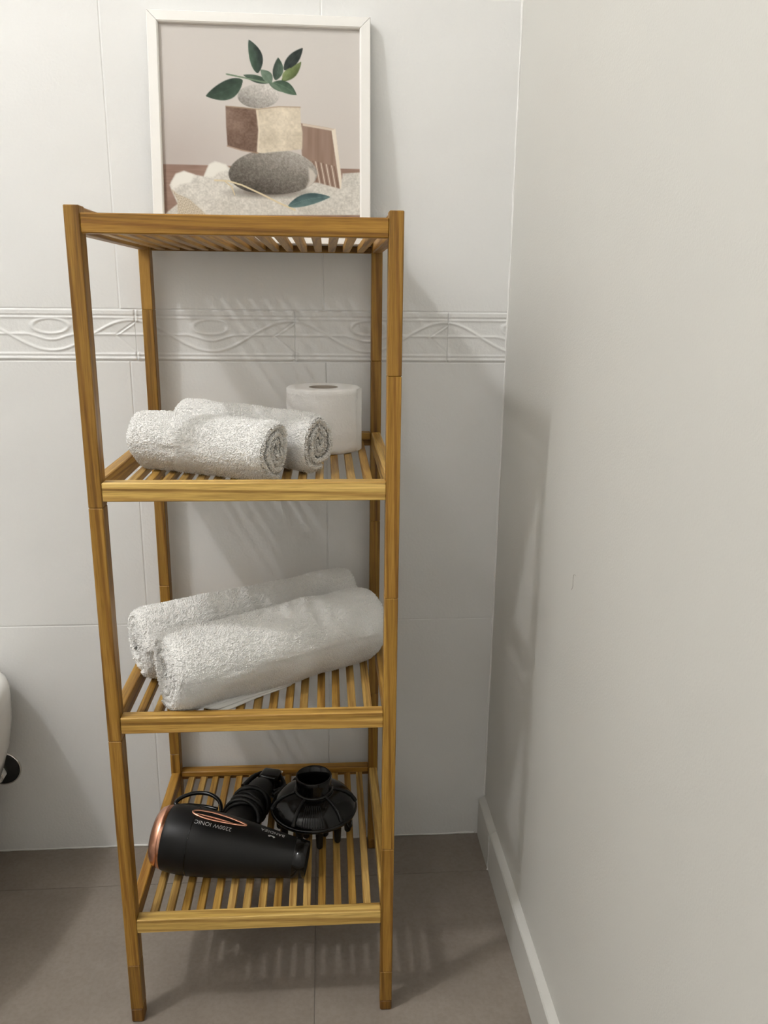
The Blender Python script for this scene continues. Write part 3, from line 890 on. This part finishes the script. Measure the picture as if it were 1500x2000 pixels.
# long rose-gold teardrop panel
def teardrop(k, shrink=0.0):
    """closed outline in (s, ang); blunt at the rear, pointed at the nozzle"""
    t = 2 * math.pi * k
    s = 0.076 + (0.040 - shrink * .6) * math.cos(t)
    f = (s - 0.036) / 0.080
    w = (0.22 - shrink * 5.5) * (1 - 0.45 * f)
    return s, 0.06 + 0.0 * f + w * math.sin(t) * (0.86 + 0.14 * abs(math.sin(t)))
NT_ = 56
ring = [on_body(*teardrop(k / NT_), 0.0006) for k in range(NT_)]
tr = tube('trim_ring', ring, 0.0017, M['copper'], dry, n=8, closed=True); tr.matrix_local = MB
rows = []
for q in range(6):
    for k in range(NT_):
        s0, a0 = teardrop(k / NT_); f = q / 5
        rows.append(on_body(0.076 + (s0 - 0.076) * (1 - f), 0.06 + (a0 - 0.06) * (1 - f), 0.0007))
vp = pydata('vent_panel', rows, [tuple(q) for q in grid_faces(6, NT_, wrap_m=True)], M['gloss'], dry, True); vp.matrix_local = MB
lst = tube('copper_stripe', [on_body(0.042 + 0.058 * k / 12, -0.01 - 0.03 * k / 12, 0.0012) for k in range(13)], [0.0005 + 0.0010 * math.sin(math.pi * k / 12) for k in range(13)], M['copper'], dry, n=6); lst.matrix_local = MB

# lettering, wrapped on the barrel, reading from the nozzle side
def lettering(name, text, s_start, ang, size, parent, spread=1.0):
    cu = bpy.data.curves.new('txt', 'FONT'); cu.body = text; cu.size = size; cu.space_character = spread
    ob = bpy.data.objects.new('txt', cu); COL.objects.link(ob)
    dg = bpy.context.evaluated_depsgraph_get()
    me = bpy.data.meshes.new_from_object(ob.evaluated_get(dg))
    bpy.data.objects.remove(ob)
    bm = bmesh.new(); bm.from_mesh(me); bpy.data.meshes.remove(me)
    bmesh.ops.triangulate(bm, faces=bm.faces)
    for v in bm.verts:
        s = s_start - v.co.x
        r = rad_at(s)
        a = ang + v.co.y / r
        v.co = on_body(s, a, 0.00025)
    ext = bmesh.ops.extrude_face_region(bm, geom=list(bm.faces))
    for v in [e for e in ext['geom'] if isinstance(e, bmesh.types.BMVert)]:
        d = Vector((0, v.co.y, v.co.z)).normalized(); v.co += d * 0.0002
    o = obj(name, bm, M['print_ink'], parent); o.matrix_local = MB
    return o
# letters stand with their feet towards the handle side, so flip the angle
def lettering_flip(name, text, s_start, ang, size, spread=1.0):
    o = lettering(name, text, s_start, 0.0, size, dry, spread)
    me = o.data
    for v in me.vertices:
        s = v.co.x; a = math.atan2(v.co.y, v.co.z); rr_ = math.hypot(v.co.y, v.co.z)
        a2 = ang - a
        v.co = (s, rr_ * math.sin(a2), rr_ * math.cos(a2))
    bm = bmesh.new(); bm.from_mesh(me); bmesh.ops.recalc_face_normals(bm, faces=bm.faces); bm.to_mesh(me); bm.free()
    return o
lettering_flip('power_lettering', '2200W IONIC', 0.098, -0.23, 0.0085, 1.05)
lettering_flip('maker_lettering', 'BANDIZA', 0.173, 0.22, 0.0080, 1.05)
lg = tube('maker_emblem', [on_body(0.1550 + 0.0042 * math.cos(t), -0.16 + 0.075 * math.sin(t), 0.0003) for t in np.linspace(0.2, 2.9, 12)], [0.0005 + 0.0011 * abs(math.cos(k / 11 * math.pi)) for k in range(12)], M['print_ink'], dry, n=6, flat=0.3); lg.matrix_local = MB

# handle: leaves the side of the barrel, flattened tube, tapering a little, then the cord wound about it
hb = MB @ Vector((0.086, 0.026, -0.004)); he = MB @ Vector((0.104, 0.178, -0.016))
hdir = (he - hb).normalized()
hp = [hb.lerp(he, k / 14) for k in range(15)]
hr = [0.034, 0.030, 0.0270, 0.0255, 0.0248, 0.0245, 0.0242, 0.0240, 0.0238, 0.0235, 0.0232, 0.0228, 0.0222, 0.0205, 0.0150]
tube('handle', hp, hr, M['black'], dry, n=28, flat=0.86)
# cord wraps
side = hdir.cross(Vector((0, 0, 1))).normalized(); upn = side.cross(hdir)
random.seed(4)
wr_pts = []
TURN = 6.5
for k in range(int(TURN * 22) + 1):
    t = k / 22 * 2 * math.pi
    f = k / (TURN * 22)
    c = hb.lerp(he, 0.30 + 0.36 * f + 0.035 * math.sin(f * 19))
    r = 0.0275 + 0.0022 * math.sin(t * 0.37 + 1)
    c = c + side * (r * math.cos(t)) + upn * (0.90 * r * math.sin(t)) + hdir * 0.006 * math.sin(t + f * 8)
    wr_pts.append(c)
# tail of the cord runs to the plug bundle past the handle's end
end_c = he + hdir * 0.010
wr_pts += smoothpath([wr_pts[-1], he - hdir * 0.045 + side * 0.033 - upn * 0.012, he - hdir * 0.005 + side * 0.036 - upn * 0.014, end_c + side * 0.016 + hdir * 0.012], 8)[1:]
cord = tube('power_cord', wr_pts, 0.0033, M['rubber'], dry, n=8)
for k in range(2):
    lp = [he - hdir * (0.030 + 0.012 * k) + side * (0.026 + 0.004 * k) + upn * 0.006, he + hdir * 0.004 + side * 0.034, he + hdir * 0.026 + side * 0.010 + upn * (0.010 - 0.02 * k),
          he + hdir * 0.016 - side * 0.018 + upn * 0.006, he - hdir * 0.030 - side * 0.026 + upn * (0.004 + .006 * k)]
    tube('cord_loop', smoothpath(lp, 8), 0.0033, M['rubber'], dry, n=8)
# plug
pc = he + hdir * 0.012 + side * 0.006
pm = Matrix.Translation(pc) @ Matrix((side, hdir, upn)).transposed().to_4x4()
bm = box_bm((-0.0165, -0.014, -0.0165), (0.0165, 0.016, 0.0165), 0.006, 3)
pl_ = obj('plug', bm, M['gloss'], dry, True); pl_.matrix_local = pm
for sx in (-1, 1):
    o = tube('plug_pin', [(sx * 0.0095, 0.015, 0), (sx * 0.0095, 0.033, 0)], 0.0023, M['chrome'], pl_, n=10)
for k in range(3):
    tube('plug_ridge', [(-0.0168, -0.008 + 0.007 * k, -0.009), (-0.0176, -0.008 + 0.007 * k, 0), (-0.0168, -0.008 + 0.007 * k, 0.009)], 0.0012, M['gloss'], pl_, n=6)
# hanging loop of the cord beside the rear of the barrel
lp = [MB @ Vector(v) for v in ((0.070, 0.034, 0.030), (0.062, 0.050, 0.036), (0.044, 0.060, 0.038), (0.022, 0.060, 0.036), (0.004, 0.052, 0.031), (-0.003, 0.043, 0.026), (0.003, 0.0405, 0.0245), (0.020, 0.0425, 0.0265), (0.042, 0.0435, 0.0275), (0.062, 0.041, 0.0285))]
tube('hanging_loop', smoothpath(lp, 8), 0.0030, M['gloss'], dry, n=10)

# ------------------------------------------------------------------ diffuser
dif = empty('diffuser_attachment', (0.2515, 0.2010, z4))
tag(dif, 'round black hair dryer diffuser standing on its prongs', 'diffuser')
dome = [(0.0625, 0.0295), (0.0652, 0.0310), (0.0662, 0.0340), (0.0650, 0.0372), (0.0628, 0.0425), (0.0575, 0.0510), (0.0495, 0.0580), (0.0405, 0.0625), (0.0325, 0.0648), (0.0285, 0.0660), (0.0278, 0.0700),
        (0.0276, 0.0860), (0.0280, 0.0945), (0.0272, 0.0960), (0.0256, 0.0955), (0.0252, 0.0700), (0.0250, 0.0580), (0.0300, 0.0520), (0.0500, 0.0400), (0.0600, 0.0320)]
dz_ = lambda pr_: [(r, 0.0360 + (z - 0.0295) * 0.86) for r, z in pr_]
dome = dz_(dome)
lathe('dome', dome, M['gloss'], dif, 72, close=True)
lathe('rim_ring', dz_([(0.0635, 0.0265), (0.0672, 0.0280), (0.0682, 0.0315), (0.0672, 0.0345), (0.0640, 0.0350)]), M['gloss'], dif, 72)
lathe('prong_plate', dz_([(0.0005, 0.0275), (0.040, 0.0285), (0.0640, 0.0285), (0.0640, 0.0262), (0.0400, 0.0255), (0.0005, 0.0250)]), M['black'], dif, 56)
lathe('collar_ring', dz_([(0.0278, 0.0640), (0.0305, 0.0648), (0.0305, 0.0690), (0.0278, 0.0700)]), M['gloss'], dif, 56)
dr = [(r, z) for r, z in dome[3:10]]
for k in range(6):
    ang = math.radians(-118 + 60 * k + (8 if k % 2 else 0))
    pts = [((r + 0.0006) * math.cos(ang), (r + 0.0006) * math.sin(ang), z + 0.0006) for r, z in dr]
    tube('dome_rib', pts, [0.0030, 0.0030, 0.0028, 0.0025, 0.0022, 0.0020, 0.0018], M['black'], dif, n=8)
# ribbed panel on the front of the dome
for k in range(9):
    ang = math.radians(-106 + 3.6 * k)
    pts = [((r + 0.0004) * math.cos(ang), (r + 0.0004) * math.sin(ang), z + 0.0005) for r, z in dr[:5]]
    tube('grip_line', pts, 0.0007, M['gloss'], dif, n=6)
pm_ = lathe('prong', [(0.0001, 0.0), (0.0034, 0.0004), (0.0050, 0.003), (0.0064, 0.0335)], M['black'], dif, 14)
first = True
for rad_, cnt, ph in ((0.0545, 11, 0.3), (0.030, 6, 0.1)):
    for k in range(cnt):
        o = pm_ if first else link('prong', pm_.data, dif)
        first = False
        t = 2 * math.pi * k / cnt + ph
        o.location = (rad_ * math.cos(t), rad_ * math.sin(t), 0.0003)
# small clip on the rim
tube('rim_clip', smoothpath([(0.050, -0.042, 0.035), (0.054, -0.046, 0.030), (0.058, -0.042, 0.029), (0.058, -0.036, 0.035)], 6), 0.0012, M['gloss'], dif, n=6)

# ------------------------------------------------------------------ bidet at the left edge, with its wall valve
bid = empty('bidet', (-0.4155, YW, 0))
tag(bid, 'white glazed bidet against the tiled wall at the left edge', 'bidet')
levels = [(0.0, .112, .30), (0.05, .113, .31), (0.12, .122, .34), (0.20, .152, .41), (0.255, .170, .47), (0.300, .1775, .50), (0.335, .1790, .508), (0.352, .1785, .508), (0.362, .1740, .503), (0.3670, .1650, .495), (0.3680, .1560, .486),
          (0.3640, .1480, .476), (0.345, .143, .468), (0.30, .130, .44), (0.25, .09, .38), (0.235, .03, .30)]
nA = 48; V = []
for z, hw, ln in levels:
    for k in range(nA):
        t = 2 * math.pi * k / nA
        c, s_ = math.cos(t), math.sin(t)
        ex = 0.42
        x = hw * math.copysign(abs(c) ** ex, c) if s_ > 0 else hw * math.copysign(abs(c) ** 0.9, c)
        inner = max(0, (levels[10][1] - hw)) if z > 0.2 and levels.index((z, hw, ln)) > 10 else 0
        yb_ = -0.0015 - (0.10 if levels.index((z, hw, ln)) > 10 else 0)
        ymid = -0.17
        y = ymid + (yb_ - ymid) * abs(s_) ** 0.42 if s_ > 0 else ymid - (ln + ymid) * abs(s_) ** 0.9
        V.append((x, y, z))
F = [tuple(q) for q in grid_faces(len(levels), nA, wrap_m=True)]
F.append(tuple((len(levels) - 1) * nA + k for k in range(nA)))
F.append(tuple(range(nA - 1, -1, -1)))
pydata('basin', V, F, M['ceramic'], bid, True)
tapo = lathe('tap_body', [(0.0001, 0.367), (0.024, 0.367), (0.024, 0.372), (0.019, 0.376), (0.018, 0.42), (0.014, 0.43), (0.0001, 0.431)], M['chrome'], bid, 24)
tapo.location = (0, -0.055, 0)
tube('spout', smoothpath([(0, -0.055, 0.395), (0, -0.09, 0.408), (0, -0.13, 0.402), (0, -0.145, 0.388)], 6), 0.009, M['chrome'], bid, n=12)

val = empty('wall_valve', (-0.2925, YW, 0.168))
tag(val, 'chrome stop valve on a black wall plate beside the bidet', 'valve')
def ylathe(name, prof, mat, n=32):
    o = lathe(name, prof, mat, val, n); o.rotation_euler = (math.pi / 2, 0, 0); return o
ylathe('wall_plate', [(0.0005, 0.0035), (0.026, 0.0035), (0.0290, 0.0022), (0.0296, -0.0005)], M['black_matte'])
ylathe('plate_rim', [(0.0285, -0.0008), (0.0290, 0.0030), (0.0305, 0.0034), (0.0315, 0.0018), (0.0318, -0.0008)], M['chrome'])
ylathe('union_nut', [(0.0005, 0.030), (0.0110, 0.030), (0.0125, 0.028), (0.0125, 0.0032)], M['chrome'], 6)
ylathe('valve_body', [(0.0005, 0.062), (0.0080, 0.060), (0.0095, 0.055), (0.0095, 0.029)], M['chrome'])
tube('valve_arm', smoothpath([(0, -0.048, 0), (-0.004, -0.052, -0.012), (-0.006, -0.054, -0.030)], 5), 0.0085, M['chrome'], val, n=14)
o = lathe('valve_handle', [(0.0005, 0.0), (0.0125, 0.0), (0.0140, 0.003), (0.0140, 0.014), (0.0120, 0.018), (0.0005, 0.019)], M['chrome'], val, 18)
o.location = (-0.006, -0.054, -0.050)
tube('supply_hose', smoothpath([(-0.004, -0.052, 0.006), (-0.012, -0.056, 0.05), (-0.040, -0.058, 0.10), (-0.07, -0.05, 0.16)], 8), 0.0055, M['chrome'], val, n=10)

# ------------------------------------------------------------------ small things
hs = tube('hair_strand', smoothpath([(XW - 0.0002, -0.0440, 0.6600), (XW - 0.0003, -0.0380, 0.6590), (XW - 0.0002, -0.0362, 0.6520), (XW - 0.0003, -0.0372, 0.6440), (XW - 0.0002, -0.0330, 0.6385)], 6), 0.00022, M['hair'], n=5)
tag(hs, 'short curled hair stuck to the plain right wall', 'hair')
# folded hem of the large front towel: flat woven layers peeping out below the roll
hem = [c for c in bpy.data.objects if c.get('label', '').startswith('large white rolled bath towel in front')][0]
d3 = Vector((0.854, 0.519, 0)).normalized(); nrm = Vector((d3.y, -d3.x, 0))
c0 = Vector((0.0700, 0.0365, z3)) - Vector(hem.location)
for k, (s0, s1, out, zt) in enumerate(((0.034, 0.185, 0.0430, 0.0010), (0.022, 0.225, 0.0380, 0.0038), (0.006, 0.250, 0.0330, 0.0070))):
    n = 22; V = []
    for i in range(n + 1):
        f = i / n; s = s0 + (s1 - s0) * f
        w = out * (1 - 0.55 * f ** 1.5) + 0.0016 * math.sin(9 * f + k)
        e = min(1, f * 9, (1 - f) * 9)
        for (q, zz) in ((0.000, 0.001), (w * e, 0.0), (w * e + 0.0007, 0.0011), (w * e, 0.0022), (0.000, 0.0032)):
            p = c0 + d3 * s + nrm * q
            V.append((p.x, p.y, zt + zz + 0.0015 * (1 - f) * math.sin(5 * f + k)))
    F = [tuple(q) for q in grid_faces(n + 1, 5, wrap_m=True)] + [tuple(range(5)), tuple(n * 5 + j for j in range(4, -1, -1))]
    pydata('hem_fold', V, F, M['hem'], hem, True)
